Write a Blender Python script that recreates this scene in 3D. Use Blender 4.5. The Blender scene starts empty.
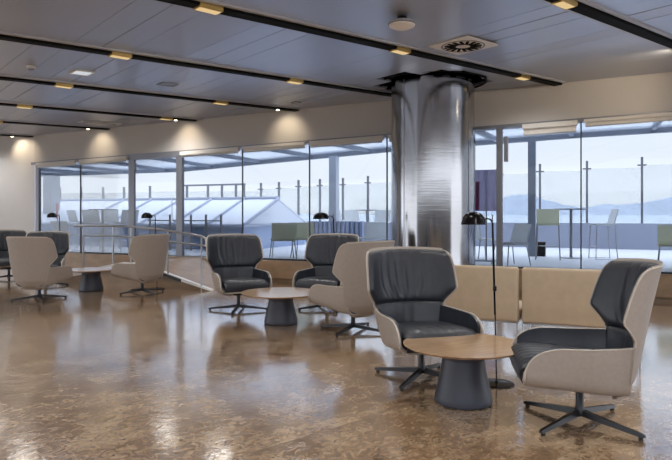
import bpy, bmesh, math, random
from mathutils import Vector, Matrix
random.seed(7)
C = bpy.context.scene.collection
PI = math.pi
EYE = 1.38; F = 616.0; U0 = 336.0; V0 = 213.0

# ------------------------------------------------------------------ helpers
def at(u, v, d):
    return Vector(((u-U0)/F*d, d, EYE+(V0-v)/F*d))
def on_floor(u, v, z=0.0):
    d = (EYE-z)*F/(v-V0)
    return Vector(((u-U0)/F*d, d, z))

class MB:
    def __init__(s): s.v = []; s.f = []; s.m = []; s.mi = 0
    def vert(s, p): s.v.append(tuple(p)); return len(s.v)-1
    def face(s, *i): s.f.append(tuple(i)); s.m.append(s.mi)
    def box(s, a, b, M=None):
        (x0,y0,z0),(x1,y1,z1) = a, b
        pts = [(x0,y0,z0),(x1,y0,z0),(x1,y1,z0),(x0,y1,z0),(x0,y0,z1),(x1,y0,z1),(x1,y1,z1),(x0,y1,z1)]
        s.hexa([M @ Vector(p) if M else Vector(p) for p in pts]); return s
    def hexa(s, p):
        i = [s.vert(q) for q in p]
        for f in ((0,3,2,1),(4,5,6,7),(0,1,5,4),(1,2,6,5),(2,3,7,6),(3,0,4,7)): s.face(*[i[k] for k in f])
    def rbox(s, a, b, r=.01, n=2, M=None):
        """box with rounded edges"""
        bm = bmesh.new()
        (x0,y0,z0),(x1,y1,z1) = a, b
        vs = [bm.verts.new(p) for p in [(x0,y0,z0),(x1,y0,z0),(x1,y1,z0),(x0,y1,z0),(x0,y0,z1),(x1,y0,z1),(x1,y1,z1),(x0,y1,z1)]]
        for f in ((0,3,2,1),(4,5,6,7),(0,1,5,4),(1,2,6,5),(2,3,7,6),(3,0,4,7)): bm.faces.new([vs[k] for k in f])
        bmesh.ops.bevel(bm, geom=list(bm.edges), offset=r, segments=n, profile=.5, affect='EDGES')
        bm.verts.ensure_lookup_table(); off = len(s.v)
        for k, v in enumerate(bm.verts):
            v.index = k; s.vert(M @ v.co if M else v.co)
        for f in bm.faces: s.face(*[off+v.index for v in f.verts])
        bm.free(); return s
    def lathe(s, prof, c=(0,0,0), n=32, M=None, cap=True):
        rings = []
        for r, z in prof:
            if r < 1e-5:
                p = Vector((0,0,z)); p = (M @ p if M else p)+Vector(c); rings.append([s.vert(p)])
            else:
                ring = []
                for k in range(n):
                    a = 2*PI*k/n; p = Vector((r*math.cos(a), r*math.sin(a), z)); p = (M @ p if M else p)+Vector(c)
                    ring.append(s.vert(p))
                rings.append(ring)
        for A, B in zip(rings, rings[1:]):
            for k in range(n):
                l = (k+1) % n
                if len(A) == 1 and len(B) == 1: continue
                if len(A) == 1: s.face(A[0], B[l], B[k]) if True else None
                elif len(B) == 1: s.face(A[k], A[l], B[0])
                else: s.face(A[k], A[l], B[l], B[k])
        if cap:
            if len(rings[0]) > 1: s.face(*rings[0][::-1])
            if len(rings[-1]) > 1: s.face(*rings[-1])
        return s
    def tube(s, pts, r, n=8, closed=False):
        pts = [Vector(p) for p in pts]; N = len(pts); rings = []
        up = None
        for i, p in enumerate(pts):
            if closed: t = pts[(i+1) % N]-pts[i-1]
            else: t = pts[min(i+1, N-1)]-pts[max(i-1, 0)]
            t.normalize()
            if up is None:
                up = Vector((0,0,1)) if abs(t.z) < .9 else Vector((1,0,0))
            a = t.cross(up)
            if a.length < 1e-4: a = t.orthogonal()
            a.normalize(); b = a.cross(t); up = b
            rr = r[i] if isinstance(r, (list, tuple)) else r
            rings.append([s.vert(p+a*(rr*math.cos(2*PI*k/n))+b*(rr*math.sin(2*PI*k/n))) for k in range(n)])
        lim = N if closed else N-1
        for i in range(lim):
            A, B = rings[i], rings[(i+1) % N]
            for k in range(n): s.face(A[k], A[(k+1) % n], B[(k+1) % n], B[k])
        if not closed:
            s.face(*rings[0][::-1]); s.face(*rings[-1])
        return s
    def slab(s, grid, d0, d1):
        """closed thick sheet between two offsets of a grid of points (d along the grid normal)"""
        R, K = len(grid), len(grid[0])
        G = [[Vector(p) for p in row] for row in grid]
        nor = []
        for i in range(R):
            row = []
            for j in range(K):
                du = G[i][min(j+1, K-1)]-G[i][max(j-1, 0)]
                dv = G[min(i+1, R-1)][j]-G[max(i-1, 0)][j]
                n = du.cross(dv)
                row.append(n.normalized() if n.length > 1e-9 else Vector((0,0,1)))
            nor.append(row)
        fd = lambda d, i, j: d(i/(R-1), j/(K-1)) if callable(d) else d
        A = [[s.vert(G[i][j]+nor[i][j]*fd(d0,i,j)) for j in range(K)] for i in range(R)]
        B = [[s.vert(G[i][j]+nor[i][j]*fd(d1,i,j)) for j in range(K)] for i in range(R)]
        for i in range(R-1):
            for j in range(K-1):
                s.face(A[i][j], A[i+1][j], A[i+1][j+1], A[i][j+1])
                s.face(B[i][j], B[i][j+1], B[i+1][j+1], B[i+1][j])
        for j in range(K-1):
            s.face(A[0][j], A[0][j+1], B[0][j+1], B[0][j])
            s.face(A[R-1][j+1], A[R-1][j], B[R-1][j], B[R-1][j+1])
        for i in range(R-1):
            s.face(A[i+1][0], A[i][0], B[i][0], B[i+1][0])
            s.face(A[i][K-1], A[i+1][K-1], B[i+1][K-1], B[i][K-1])
        return s
    def build(s, name, mat, parent=None, loc=None, rz=0, smooth=35):
        me = bpy.data.meshes.new(name); me.from_pydata(s.v, [], s.f)
        mats = mat if isinstance(mat, (list, tuple)) else [mat]
        for m in mats: me.materials.append(m)
        if len(mats) > 1:
            for p, k in zip(me.polygons, s.m): p.material_index = k
        bm = bmesh.new(); bm.from_mesh(me); bmesh.ops.recalc_face_normals(bm, faces=bm.faces[:]); bm.to_mesh(me); bm.free()
        if smooth:
            me.polygons.foreach_set('use_smooth', [True]*len(me.polygons))
            try: me.set_sharp_from_angle(angle=math.radians(smooth))
            except Exception: pass
        o = bpy.data.objects.new(name, me); C.objects.link(o)
        if parent: o.parent = parent
        if loc is not None: o.location = loc
        o.rotation_euler = (0,0,rz)
        return o

def tag(o, label=None, cat=None, group=None, kind=None):
    if label: o['label'] = label
    if cat: o['category'] = cat
    if group: o['group'] = group
    if kind: o['kind'] = kind
    return o
def empty(name, loc=(0,0,0), rz=0):
    o = bpy.data.objects.new(name, None); C.objects.link(o); o.location = loc; o.rotation_euler = (0,0,rz)
    o.empty_display_size = .1; return o
def copy_tree(o, parent=None):
    c = o.copy(); C.objects.link(c)
    if parent: c.parent = parent
    for ch in o.children: copy_tree(ch, c)
    return c

# ------------------------------------------------------------------ materials
def mat(name, col, rough=.5, metal=0, spec=.5, noise=None, bump=None, coat=0):
    m = bpy.data.materials.new(name); m.use_nodes = True
    nt = m.node_tree; b = nt.nodes['Principled BSDF']
    b.inputs['Base Color'].default_value = (*col, 1); b.inputs['Roughness'].default_value = rough
    b.inputs['Metallic'].default_value = metal; b.inputs['Specular IOR Level'].default_value = spec
    if coat: b.inputs['Coat Weight'].default_value = coat; b.inputs['Coat Roughness'].default_value = .15
    tc = nt.nodes.new('ShaderNodeTexCoord')
    if noise:
        sc, amt = noise[0], noise[1]; st = noise[2] if len(noise) > 2 else (1,1,1)
        mp = nt.nodes.new('ShaderNodeMapping'); mp.inputs['Scale'].default_value = st
        n = nt.nodes.new('ShaderNodeTexNoise'); n.inputs['Scale'].default_value = sc; n.inputs['Detail'].default_value = 5
        r = nt.nodes.new('ShaderNodeValToRGB')
        r.color_ramp.elements[0].position = .3; r.color_ramp.elements[1].position = .7
        r.color_ramp.elements[0].color = (*[max(0, c*(1-amt)) for c in col], 1)
        r.color_ramp.elements[1].color = (*[min(1, c*(1+amt)) for c in col], 1)
        nt.links.new(tc.outputs['Object'], mp.inputs[0]); nt.links.new(mp.outputs[0], n.inputs['Vector'])
        nt.links.new(n.outputs['Fac'], r.inputs[0]); nt.links.new(r.outputs[0], b.inputs['Base Color'])
    if bump:
        n2 = nt.nodes.new('ShaderNodeTexNoise'); n2.inputs['Scale'].default_value = bump[0]; n2.inputs['Detail'].default_value = 3
        bp = nt.nodes.new('ShaderNodeBump'); bp.inputs['Strength'].default_value = bump[1]; bp.inputs['Distance'].default_value = bump[2] if len(bump) > 2 else .01
        nt.links.new(tc.outputs['Object'], n2.inputs['Vector']); nt.links.new(n2.outputs['Fac'], bp.inputs['Height'])
        nt.links.new(bp.outputs[0], b.inputs['Normal'])
    return m
def srgb(r, g, b):
    f = lambda c: (c/255/12.92) if c/255 < .04045 else ((c/255+.055)/1.055)**2.4
    return (f(r), f(g), f(b))
def emit(name, col, strength):
    m = bpy.data.materials.new(name); m.use_nodes = True; nt = m.node_tree
    nt.nodes.remove(nt.nodes['Principled BSDF']); e = nt.nodes.new('ShaderNodeEmission')
    e.inputs[0].default_value = (*col, 1); e.inputs[1].default_value = strength
    nt.links.new(e.outputs[0], nt.nodes['Material Output'].inputs[0]); return m
def glass_mat(name, tint, refl=1.0):
    m = bpy.data.materials.new(name); m.use_nodes = True; nt = m.node_tree
    nt.nodes.remove(nt.nodes['Principled BSDF'])
    t = nt.nodes.new('ShaderNodeBsdfTransparent'); t.inputs[0].default_value = (*tint, 1)
    g = nt.nodes.new('ShaderNodeBsdfGlossy'); g.inputs['Roughness'].default_value = .02
    fr = nt.nodes.new('ShaderNodeFresnel'); fr.inputs['IOR'].default_value = 1.45
    mu = nt.nodes.new('ShaderNodeMath'); mu.operation = 'MULTIPLY'; mu.inputs[1].default_value = refl
    mx = nt.nodes.new('ShaderNodeMixShader')
    nt.links.new(fr.outputs[0], mu.inputs[0]); nt.links.new(mu.outputs[0], mx.inputs[0])
    nt.links.new(t.outputs[0], mx.inputs[1]); nt.links.new(g.outputs[0], mx.inputs[2])
    nt.links.new(mx.outputs[0], nt.nodes['Material Output'].inputs[0]); return m

M = {}
M['beige'] = mat('beige_leather', srgb(164,155,148), .48, noise=(40,.05), bump=(260,.12,.002))
M['dark'] = mat('dark_leather', srgb(46,49,57), .36, noise=(14,.12), bump=(200,.18,.003))
M['piping'] = mat('pale_piping', srgb(196,188,178), .5)
M['black_metal'] = mat('black_metal', srgb(26,26,30), .35, metal=.2, noise=(30,.08))
M['rubber'] = mat('rubber', srgb(30,30,30), .8)
M['table_base'] = mat('table_base', srgb(56,59,71), .42, noise=(8,.08), bump=(120,.1,.002))
M['steel'] = mat('steel', (.42,.42,.43), .28, metal=1, noise=(6,.06,(1,1,30)))
M['trim_alu'] = mat('trim_aluminium', srgb(196,197,202), .4, metal=.3)
M['alu'] = mat('aluminium', srgb(150,152,158), .4, metal=.6)
M['frame'] = mat('grey_frame', srgb(128,130,138), .4, metal=.5)
M['darkframe'] = mat('dark_joint', srgb(38,44,54), .5)
M['header'] = mat('header_paint', srgb(206,204,204), .7, noise=(1.2,.03), bump=(90,.05,.002))
M['wall'] = mat('wall_paint', srgb(226,226,229), .75, noise=(.8,.03), bump=(90,.05,.002))
M['added_wall'] = mat('added_back_wall', srgb(72,68,66), .8, noise=(1,.05))
M['white'] = mat('white_plastic', srgb(240,240,242), .45)
M['black'] = mat('black_gloss', (.003,.003,.004), .2, spec=.18)
M['slot'] = mat('slot_black', (.004,.004,.004), .7, spec=.1)
M['blind'] = mat('blind_fabric', srgb(222,221,220), .7, noise=(60,.03))
M['tan'] = mat('tan_leather', srgb(192,172,146), .55, noise=(10,.06), bump=(240,.1,.002))
M['terrace'] = mat('terrace_paving', srgb(226,228,232), .6, noise=(1.5,.05), bump=(40,.1,.004))
M['parapet'] = mat('parapet_paint', srgb(150,156,174), .7, noise=(1.2,.05))
M['canopy'] = mat('canopy_metal', srgb(206,212,222), .5, noise=(2,.05))
m_ = mat('canopy_sheet', srgb(214,220,230), .5); nt_ = m_.node_tree
tr_ = nt_.nodes.new('ShaderNodeBsdfTransparent'); tr_.inputs[0].default_value = (.9,.93,.97,1)
tl_ = nt_.nodes.new('ShaderNodeBsdfTranslucent'); tl_.inputs[0].default_value = (.85,.88,.93,1)
mx_ = nt_.nodes.new('ShaderNodeMixShader'); mx_.inputs[0].default_value = .6; mx2_ = nt_.nodes.new('ShaderNodeMixShader'); mx2_.inputs[0].default_value = .7
nt_.links.new(nt_.nodes['Principled BSDF'].outputs[0], mx_.inputs[1]); nt_.links.new(tl_.outputs[0], mx_.inputs[2])
nt_.links.new(mx_.outputs[0], mx2_.inputs[1]); nt_.links.new(tr_.outputs[0], mx2_.inputs[2]); nt_.links.new(mx2_.outputs[0], nt_.nodes['Material Output'].inputs[0])
M['canopy_sheet'] = m_
M['canopy_dark'] = mat('canopy_edge', srgb(144,150,162), .5)
M['mesh_white'] = mat('chair_mesh_white', srgb(222,224,224), .6, noise=(80,.05))
M['mesh_olive'] = mat('chair_mesh_olive', srgb(216,216,198), .6, noise=(80,.06))
def sheer(m, col):
    nt_ = m.node_tree; t = nt_.nodes.new('ShaderNodeBsdfTranslucent'); t.inputs[0].default_value = (*col,1)
    x = nt_.nodes.new('ShaderNodeMixShader'); x.inputs[0].default_value = .6
    nt_.links.new(nt_.nodes['Principled BSDF'].outputs[0], x.inputs[1]); nt_.links.new(t.outputs[0], x.inputs[2]); nt_.links.new(x.outputs[0], nt_.nodes['Material Output'].inputs[0])
sheer(M['mesh_white'], (.85,.86,.86)); sheer(M['mesh_olive'], (.82,.82,.70))
M['roofglass'] = mat('skylight_panel', srgb(232,237,246), .35, noise=(.8,.04))
M['roofrib'] = mat('skylight_rib', srgb(176,184,204), .5)
M['skybase'] = mat('skylight_base', srgb(166,182,210), .5, noise=(1,.05))
M['blue_slat'] = mat('blue_slat', srgb(186,196,224), .6, noise=(3,.04))
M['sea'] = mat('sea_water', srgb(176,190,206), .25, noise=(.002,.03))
M['hill'] = mat('hill_haze', srgb(168,176,190), .9, noise=(.004,.08))  # atmospheric haze is put into the hills' base colour
M['banner'] = mat('banner', srgb(126,122,138), .6, noise=(2,.15,(4,1,1)))
M['magenta'] = mat('magenta', srgb(150,84,112), .6)
M['banner'] = mat('banner', srgb(150,144,160), .6, noise=(2,.12,(4,1,1))); sheer(M['banner'], (.72,.68,.8)); sheer(M['magenta'], (.7,.25,.42))
M['red'] = mat('red_sign', srgb(214,70,100), .5)
M['plant'] = mat('plant', srgb(120,140,110), .8, noise=(12,.25))
M['glass'] = glass_mat('window_glass', (.565,.58,.60), .45)
M['rail_glass'] = glass_mat('screen_glass', (.93,.95,.96), .5)
M['lamp_on'] = emit('lamp_warm', (1,.72,.36), .55)
M['lamp_hot'] = emit('lamp_hot', (1,.85,.6), 9.0)
M['lamp_white'] = emit('lamp_white', (.9,.95,1), .5)
M['gold'] = mat('lamp_gold', srgb(190,160,96), .35, metal=.7)

def mat_wood():
    m = mat('oak_top', srgb(196,158,116), .3, coat=1.0); nt = m.node_tree; b = nt.nodes['Principled BSDF']
    tc = nt.nodes.new('ShaderNodeTexCoord'); mp = nt.nodes.new('ShaderNodeMapping'); mp.inputs['Scale'].default_value = (1.2,16,1)
    n = nt.nodes.new('ShaderNodeTexNoise'); n.inputs['Scale'].default_value = 3.5; n.inputs['Detail'].default_value = 8; n.inputs['Distortion'].default_value = .6
    r = nt.nodes.new('ShaderNodeValToRGB'); r.color_ramp.elements[0].position = .3; r.color_ramp.elements[1].position = .72
    r.color_ramp.elements[0].color = (*srgb(172,134,98),1); r.color_ramp.elements[1].color = (*srgb(204,170,132),1)
    for a, c in ((tc.outputs['Object'], mp.inputs[0]), (mp.outputs[0], n.inputs['Vector']), (n.outputs['Fac'], r.inputs[0]), (r.outputs[0], b.inputs['Base Color'])): nt.links.new(a, c)
    return m
M['wood'] = mat_wood()

def mat_stone(name, dark, mid, light, rough0, rough1, tile=True, bump=.10, coat=1.0):
    """polished brown marble in large slabs, clouded and veined"""
    m = bpy.data.materials.new(name); m.use_nodes = True; nt = m.node_tree; b = nt.nodes['Principled BSDF']; L = nt.links.new
    tc = nt.nodes.new('ShaderNodeTexCoord')
    rot = nt.nodes.new('ShaderNodeMapping'); rot.inputs['Rotation'].default_value = (0,0,math.radians(-41)); L(tc.outputs['Object'], rot.inputs[0])
    br = nt.nodes.new('ShaderNodeTexBrick'); br.inputs['Scale'].default_value = 1; br.inputs['Mortar Size'].default_value = .0025
    br.inputs['Brick Width'].default_value = 1.2; br.inputs['Row Height'].default_value = .6; br.offset = .5
    br.inputs['Color1'].default_value = (.0,.0,.0,1); br.inputs['Color2'].default_value = (1,1,1,1); br.inputs['Mortar'].default_value = (.5,.5,.5,1)
    L(rot.outputs[0], br.inputs['Vector'])
    # each slab shifts the vein pattern
    ad = nt.nodes.new('ShaderNodeVectorMath'); ad.operation = 'MULTIPLY_ADD'; ad.inputs[1].default_value = (7,5,3)
    L(br.outputs['Color'], ad.inputs[0]); L(rot.outputs[0], ad.inputs[2])
    st = nt.nodes.new('ShaderNodeMapping'); st.inputs['Scale'].default_value = (1.0,1.25,1); L(ad.outputs[0], st.inputs[0])
    n1 = nt.nodes.new('ShaderNodeTexNoise'); n1.inputs['Scale'].default_value = 2.0; n1.inputs['Detail'].default_value = 9; n1.inputs['Roughness'].default_value = .62; n1.inputs['Distortion'].default_value = 1.2
    L(st.outputs[0], n1.inputs['Vector'])
    n2 = nt.nodes.new('ShaderNodeTexNoise'); n2.inputs['Scale'].default_value = 13; n2.inputs['Detail'].default_value = 6; n2.inputs['Distortion'].default_value = 2.0
    L(st.outputs[0], n2.inputs['Vector'])
    mx0 = nt.nodes.new('ShaderNodeMath'); mx0.operation = 'MULTIPLY_ADD'; mx0.inputs[1].default_value = .45
    L(n2.outputs['Fac'], mx0.inputs[0]); 
    sc = nt.nodes.new('ShaderNodeMath'); sc.operation = 'MULTIPLY'; sc.inputs[1].default_value = .55; L(n1.outputs['Fac'], sc.inputs[0]); L(sc.outputs[0], mx0.inputs[2])
    r = nt.nodes.new('ShaderNodeValToRGB'); e = r.color_ramp.elements
    e[0].position = .36; e[0].color = (*dark,1); e[1].position = .64; e[1].color = (*light,1)
    k = e.new(.5); k.color = (*mid,1)
    L(mx0.outputs[0], r.inputs[0])
    L(r.outputs[0], b.inputs['Base Color'])
    rr = nt.nodes.new('ShaderNodeMapRange'); rr.inputs['From Min'].default_value = .35; rr.inputs['From Max'].default_value = .65
    rr.inputs['To Min'].default_value = rough0; rr.inputs['To Max'].default_value = rough1
    L(n2.outputs['Fac'], rr.inputs['Value']); L(rr.outputs[0], b.inputs['Roughness'])
    bp = nt.nodes.new('ShaderNodeBump'); bp.inputs['Strength'].default_value = bump; bp.inputs['Distance'].default_value = .02
    L(n2.outputs['Fac'], bp.inputs['Height']); L(bp.outputs[0], b.inputs['Normal']); 
    bpc = nt.nodes.new('ShaderNodeBump'); bpc.inputs['Strength'].default_value = .045; bpc.inputs['Distance'].default_value = .02
    L(n2.outputs['Fac'], bpc.inputs['Height']); L(bpc.outputs[0], b.inputs['Coat Normal'])
    b.inputs['IOR'].default_value = 1.6; b.inputs['Coat Weight'].default_value = coat; b.inputs['Coat Roughness'].default_value = .06; b.inputs['Coat IOR'].default_value = 2.3; b.inputs['Specular IOR Level'].default_value = .75
    return m
M['floor'] = mat_stone('marble_floor', srgb(98,74,54), srgb(158,130,102), srgb(202,178,148), .05, .2)
M['plinth'] = mat('marble_plinth', srgb(150,124,98), .35, noise=(3,.22,(1,1,2)), bump=(30,.05,.004))

def mat_ceiling():
    m = mat('ceiling_panel', srgb(186,192,208), .25, metal=.62); nt = m.node_tree; b = nt.nodes['Principled BSDF']
    tc = nt.nodes.new('ShaderNodeTexCoord'); n = nt.nodes.new('ShaderNodeTexNoise'); n.inputs['Scale'].default_value = 1.3
    r = nt.nodes.new('ShaderNodeMapRange'); r.inputs['To Min'].default_value = .27; r.inputs['To Max'].default_value = .34
    nt.links.new(tc.outputs['Object'], n.inputs['Vector']); nt.links.new(n.outputs['Fac'], r.inputs['Value']); nt.links.new(r.outputs[0], b.inputs['Roughness'])
    return m
M['ceiling'] = mat_ceiling()

def mat_column():
    m = mat('brushed_steel', (.33,.33,.345), .13, metal=1); nt = m.node_tree; b = nt.nodes['Principled BSDF']; L = nt.links.new
    tc = nt.nodes.new('ShaderNodeTexCoord'); mp = nt.nodes.new('ShaderNodeMapping'); mp.inputs['Scale'].default_value = (.6,.6,34)
    n = nt.nodes.new('ShaderNodeTexNoise'); n.inputs['Scale'].default_value = 3; n.inputs['Detail'].default_value = 5
    bp = nt.nodes.new('ShaderNodeBump'); bp.inputs['Strength'].default_value = .05; bp.inputs['Distance'].default_value = .012
    L(tc.outputs['Object'], mp.inputs[0]); L(mp.outputs[0], n.inputs['Vector']); L(n.outputs['Fac'], bp.inputs['Height'])
    n3 = nt.nodes.new('ShaderNodeTexNoise'); n3.inputs['Scale'].default_value = 1.5; L(tc.outputs['Object'], n3.inputs['Vector'])
    bp2 = nt.nodes.new('ShaderNodeBump'); bp2.inputs['Strength'].default_value = .14; bp2.inputs['Distance'].default_value = .02
    L(n3.outputs['Fac'], bp2.inputs['Height']); L(bp.outputs[0], bp2.inputs['Normal']); L(bp2.outputs[0], b.inputs['Normal'])
    return m
M['column'] = mat_column()

# ------------------------------------------------------------------ frame of the glazed wall
D = Vector((.914,-.406,0)).normalized(); N = Vector((-D.y, D.x, 0))
O = at(33, 213, 15.4); O.z = 0
WA = math.atan2(D.y, D.x)
WM = Matrix.Translation(O) @ Matrix.Rotation(WA, 4, 'Z')          # local (s, n, z)
def W(s, n, z): return WM @ Vector((s, n, z))
def s_at(u, n=0):
    """where the sight line through column u meets the line at distance n from the glazed wall"""
    k = (u-U0)/F; P = O+N*n
    # (P.x+s D.x) = k (P.y+s D.y)
    return (k*P.y-P.x)/(D.x-k*D.y)
def dep(u, n=0): s = s_at(u, n); return (O+N*n+D*s).y
def zat(u, v, n=0): return EYE+(V0-v)/F*dep(u, n)
hz = lambda s: 2.605+.0243*s                                       # underside of the header
def cz(x, y): return EYE+2.048+.0241*x+.0045*y                      # ceiling height
TZ = .40                                                           # terrace floor
PT = .42                                                           # plinth top

# ------------------------------------------------------------------ setting
def struct(o, label=None):
    o['kind'] = 'structure'
    if label: o['label'] = label
    return o
fl = MB()
S1 = 26
a, b = W(-.2, 0, 0), W(S1, 0, 0)
fl.hexa([(-22,-9,-.2),(22,-9,-.2),(22,b.y,-.2),(-22,O.y+6,-.2),(-22,-9,0),(22,-9,0),(22,b.y,0),(-22,O.y+6,0)])
fl = MB()
p = [W(-.5,0,0), W(S1,0,0)]
poly = [Vector((-20,-9,0)), Vector((p[1].x,-9,0)), p[1], p[0], Vector((-20,O.y,0))]
i0 = [fl.vert(q-Vector((0,0,.2))) for q in poly]; i1 = [fl.vert(q) for q in poly]
fl.face(*i0[::-1]); fl.face(*i1)
for k in range(5): fl.face(i0[k], i0[(k+1)%5], i1[(k+1)%5], i1[k])
struct(fl.build('floor', M['floor'], smooth=0), 'polished brown marble floor of the lounge')

# ceiling: rows of narrow metal panels between dark slots
cd = Vector((1.159,1,0)).normalized(); cp = Vector((cd.y,-cd.x,0))
SL = [-16.57+2.235*k for k in range(11)]           # slot positions across
def wall_t(pv):
    """t along a slot where it meets the glazed wall"""
    q = O-cp*pv
    n_ = N
    return (O-cp*pv).dot(n_)/cd.dot(n_)
def cpt(t, pv, dz=0):
    q = cd*t+cp*pv; return Vector((q.x, q.y, cz(q.x, q.y)+dz))
cm = MB(); seam = .34; g = .09
COL = at(432.5, 213, 10.1); COL.z = 0; CR = .672
left_wall_y = O.y
for k in range(len(SL)+1):
    p0 = (SL[k-1] if k else SL[0]-2.235)+g; p1 = (SL[k] if k < len(SL) else SL[-1]+2.235)-g
    t = -12.0+.11
    while t < 17:
        pm = (p0+p1)/2
        if (cd*t+cp*pm-O).dot(N) > 1.9: break
        tl = random.uniform(-.004,.004)
        q = [cpt(t+.004,p0,-tl), cpt(t+seam-.004,p0,tl), cpt(t+seam-.004,p1,tl), cpt(t+.004,p1,-tl)]
        c0 = cd*(t+seam/2)+cp*pm
        ring = (c0-COL).length
        t += seam
        # opening around the column: cut the panel on the column side
        aa, bb = p0, p1
        t0 = t-seam
        if c0.y < -3.6: continue
        tc_ = COL.dot(cd); pc_ = COL.dot(cp)
        dt = abs(t0+seam/2-tc_)
        if dt < CR+.2:
            half = math.sqrt(max(0,(CR+.2)**2-dt*dt)) if dt < CR+.2 else 0
            lo, hi = pc_-half, pc_+half
            spans = []
            if lo > p0+.05: spans.append((p0, min(lo, p1)))
            if hi < p1-.05: spans.append((max(hi, p0), p1))
            if lo <= p0+.05 and hi >= p1-.05: spans = []
            if hi < p0 or lo > p1: spans = [(p0, p1)]
        else: spans = [(p0, p1)]
        for x0, x1 in spans:
            if x1-x0 < .03: continue
            q = [cpt(t0+.0015,x0,-tl), cpt(t0+seam-.0015,x0,tl), cpt(t0+seam-.0015,x1,tl), cpt(t0+.0015,x1,-tl)]
            cm.hexa(q+[w+Vector((0,0,.03)) for w in q])
struct(cm.build('ceiling', M['ceiling'], smooth=0), 'grey metal panel ceiling')
# closed dark void above the panels
vb = MB()
P4 = [Vector((-26,-12,0)), Vector((26,-12,0)), Vector((26,22,0)), Vector((-26,22,0))]
P4 = [Vector((q.x,q.y,cz(q.x,q.y)+.22)) for q in P4]
P4 = [Vector((-22,-3.6,0)), Vector((W(S1,1.6,0).x,-3.6,0)), W(S1,1.6,0), W(-1.5,1.6,0), Vector((-22,O.y+2.2,0))]
ia = [vb.vert((q.x,q.y,cz(q.x,q.y)+.22)) for q in P4]; ib = [vb.vert((q.x,q.y,cz(q.x,q.y)+.5)) for q in P4]
vb.face(*ia[::-1]); vb.face(*ib)
for k in range(5): vb.face(ia[k], ia[(k+1)%5], ib[(k+1)%5], ib[k])
struct(vb.build('ceiling_void', M['slot'], smooth=0), 'dark void above the ceiling slots')

# slot tracks with pale edge trims
for k, pv in enumerate(SL):
    te = wall_t(pv)-.03
    ts = max(-11, (-3.6-cp.y*pv)/cd.y)
    if abs(pv-COL.dot(cp)) < 2: pass
    tr = MB()
    def bar(t0, t1, w0, w1, z0, z1):
        q = [cpt(t0,pv+w0,z0), cpt(t1,pv+w0,z0), cpt(t1,pv+w1,z0), cpt(t0,pv+w1,z0), cpt(t0,pv+w0,z1), cpt(t1,pv+w0,z1), cpt(t1,pv+w1,z1), cpt(t0,pv+w1,z1)]
        tr.hexa(q)
    tr.mi = 0
    bar(ts, te, -.07, .07, -.045, .22)
    tr.mi = 1
    bar(ts, te, -.135, -.088, -.022, .05); bar(ts, te, .088, .135, -.022, .05)
    struct(tr.build('trim_%d' % (k+1), [M['slot'], M['trim_alu']], smooth=0), 'dark slot track running across the ceiling')

# header above the glazing
hd = MB()
def wquad(s0, s1, n0, n1, zb, zt):
    q = [W(s0,n0,zb(s0)), W(s1,n0,zb(s1)), W(s1,n1,zb(s1)), W(s0,n1,zb(s0)), W(s0,n0,zt(s0)), W(s1,n0,zt(s1)), W(s1,n1,zt(s1)), W(s0,n1,zt(s0))]
    return q
ct = lambda s: cz(W(s,0,0).x, W(s,0,0).y)+.3
hd.hexa(wquad(-.3, S1, 0, .35, hz, ct))
struct(hd.build('wall_far', M['header'], smooth=0), 'plain wall band above the windows')
ht = MB()
ht.hexa(wquad(-.15, S1, -.035, .06, lambda s: hz(s)-.02, lambda s: hz(s)+.035))
struct(ht.build('trim_header', M['frame'], smooth=0), 'grey trim along the head of the windows')
# left wall
lw = MB(); lw.box((-21, O.y-.02, 0), (O.x+.05, O.y+.25, 3.6))
struct(lw.build('wall_left', M['wall'], smooth=0), 'pale grey wall at the end of the lounge')
bw = MB(); bw.box((-20,-7.3,0),(17,-7.1,2.3)); struct(bw.build('wall_back_added', M['added_wall'], smooth=0), 'unseen grey wall added behind the viewer to darken the column reflections')  # unseen, added low and dark so the steel column mirrors less bright sky
# plinth under the glazing
pl = MB()
pl.rbox((-.05, -.16, .06), (S1, .22, PT), .008, 1, WM)
pl.box((-.05, -.10, 0), (S1, .2, .07), WM)
struct(pl.build('wall_lower', M['plinth'], smooth=0), 'low brown marble plinth under the windows')

# glazing
us = [38, 80.5, 131, 181, 242.5, 309.5, 387, 474.5, 581]
ss = [s_at(u) for u in us]
while ss[-1] < 18: ss.append(ss[-1]+1.62)
thick = {0:.10, 2:.10, 3:.10}
for k in range(len(ss)-1):
    s0, s1 = ss[k], ss[k+1]
    w = thick.get(k, .022)
    fm = MB()
    fm.hexa(wquad(s0-w/2, s0+w/2, *((-.03,.05) if k in thick else (-.008,.02)), lambda s: PT, lambda s: hz(s)))
    fm.hexa(wquad(s0, s1, -.02, .03, lambda s: PT, lambda s: PT+.03))
    o = struct(fm.build('window_%d' % (k+1), M['frame'] if k in thick else M['darkframe'], smooth=0))
    pn = MB(); pn.hexa(wquad(s0+w/2, s1-.012, 0, .012, lambda s: PT+.03, lambda s: hz(s)))
    pn.build('pane', M['glass'], o, smooth=0)
# door head between the two thick posts, with the closer box
dm = MB(); s0, s1 = ss[2], ss[3]
dm.hexa(wquad(s0, s1, -.05, .05, lambda s: hz(s)-.10, lambda s: hz(s)-.02))
dm.hexa(wquad(s0+.05, s0+.11, -.03, .03, lambda s: PT, lambda s: hz(s)-.1))
dm.hexa(wquad(s1-.11, s1-.05, -.03, .03, lambda s: PT, lambda s: hz(s)-.1))
d_o = struct(dm.build('door_1', M['frame'], smooth=0), 'glass door to the terrace')
hb = MB(); hb.tube([W(s1-.2,-.06,1.2), W(s1-.2,-.06,1.7)], .012); hb.build('door_handle', M['steel'], d_o)
cb = MB(); cb.rbox((s0+.12,-.08,hz(s0)-.34), (s0+.19,-.02,hz(s0)-.16), .01, 1, WM); cb.build('door_closer', M['frame'], d_o)
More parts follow.
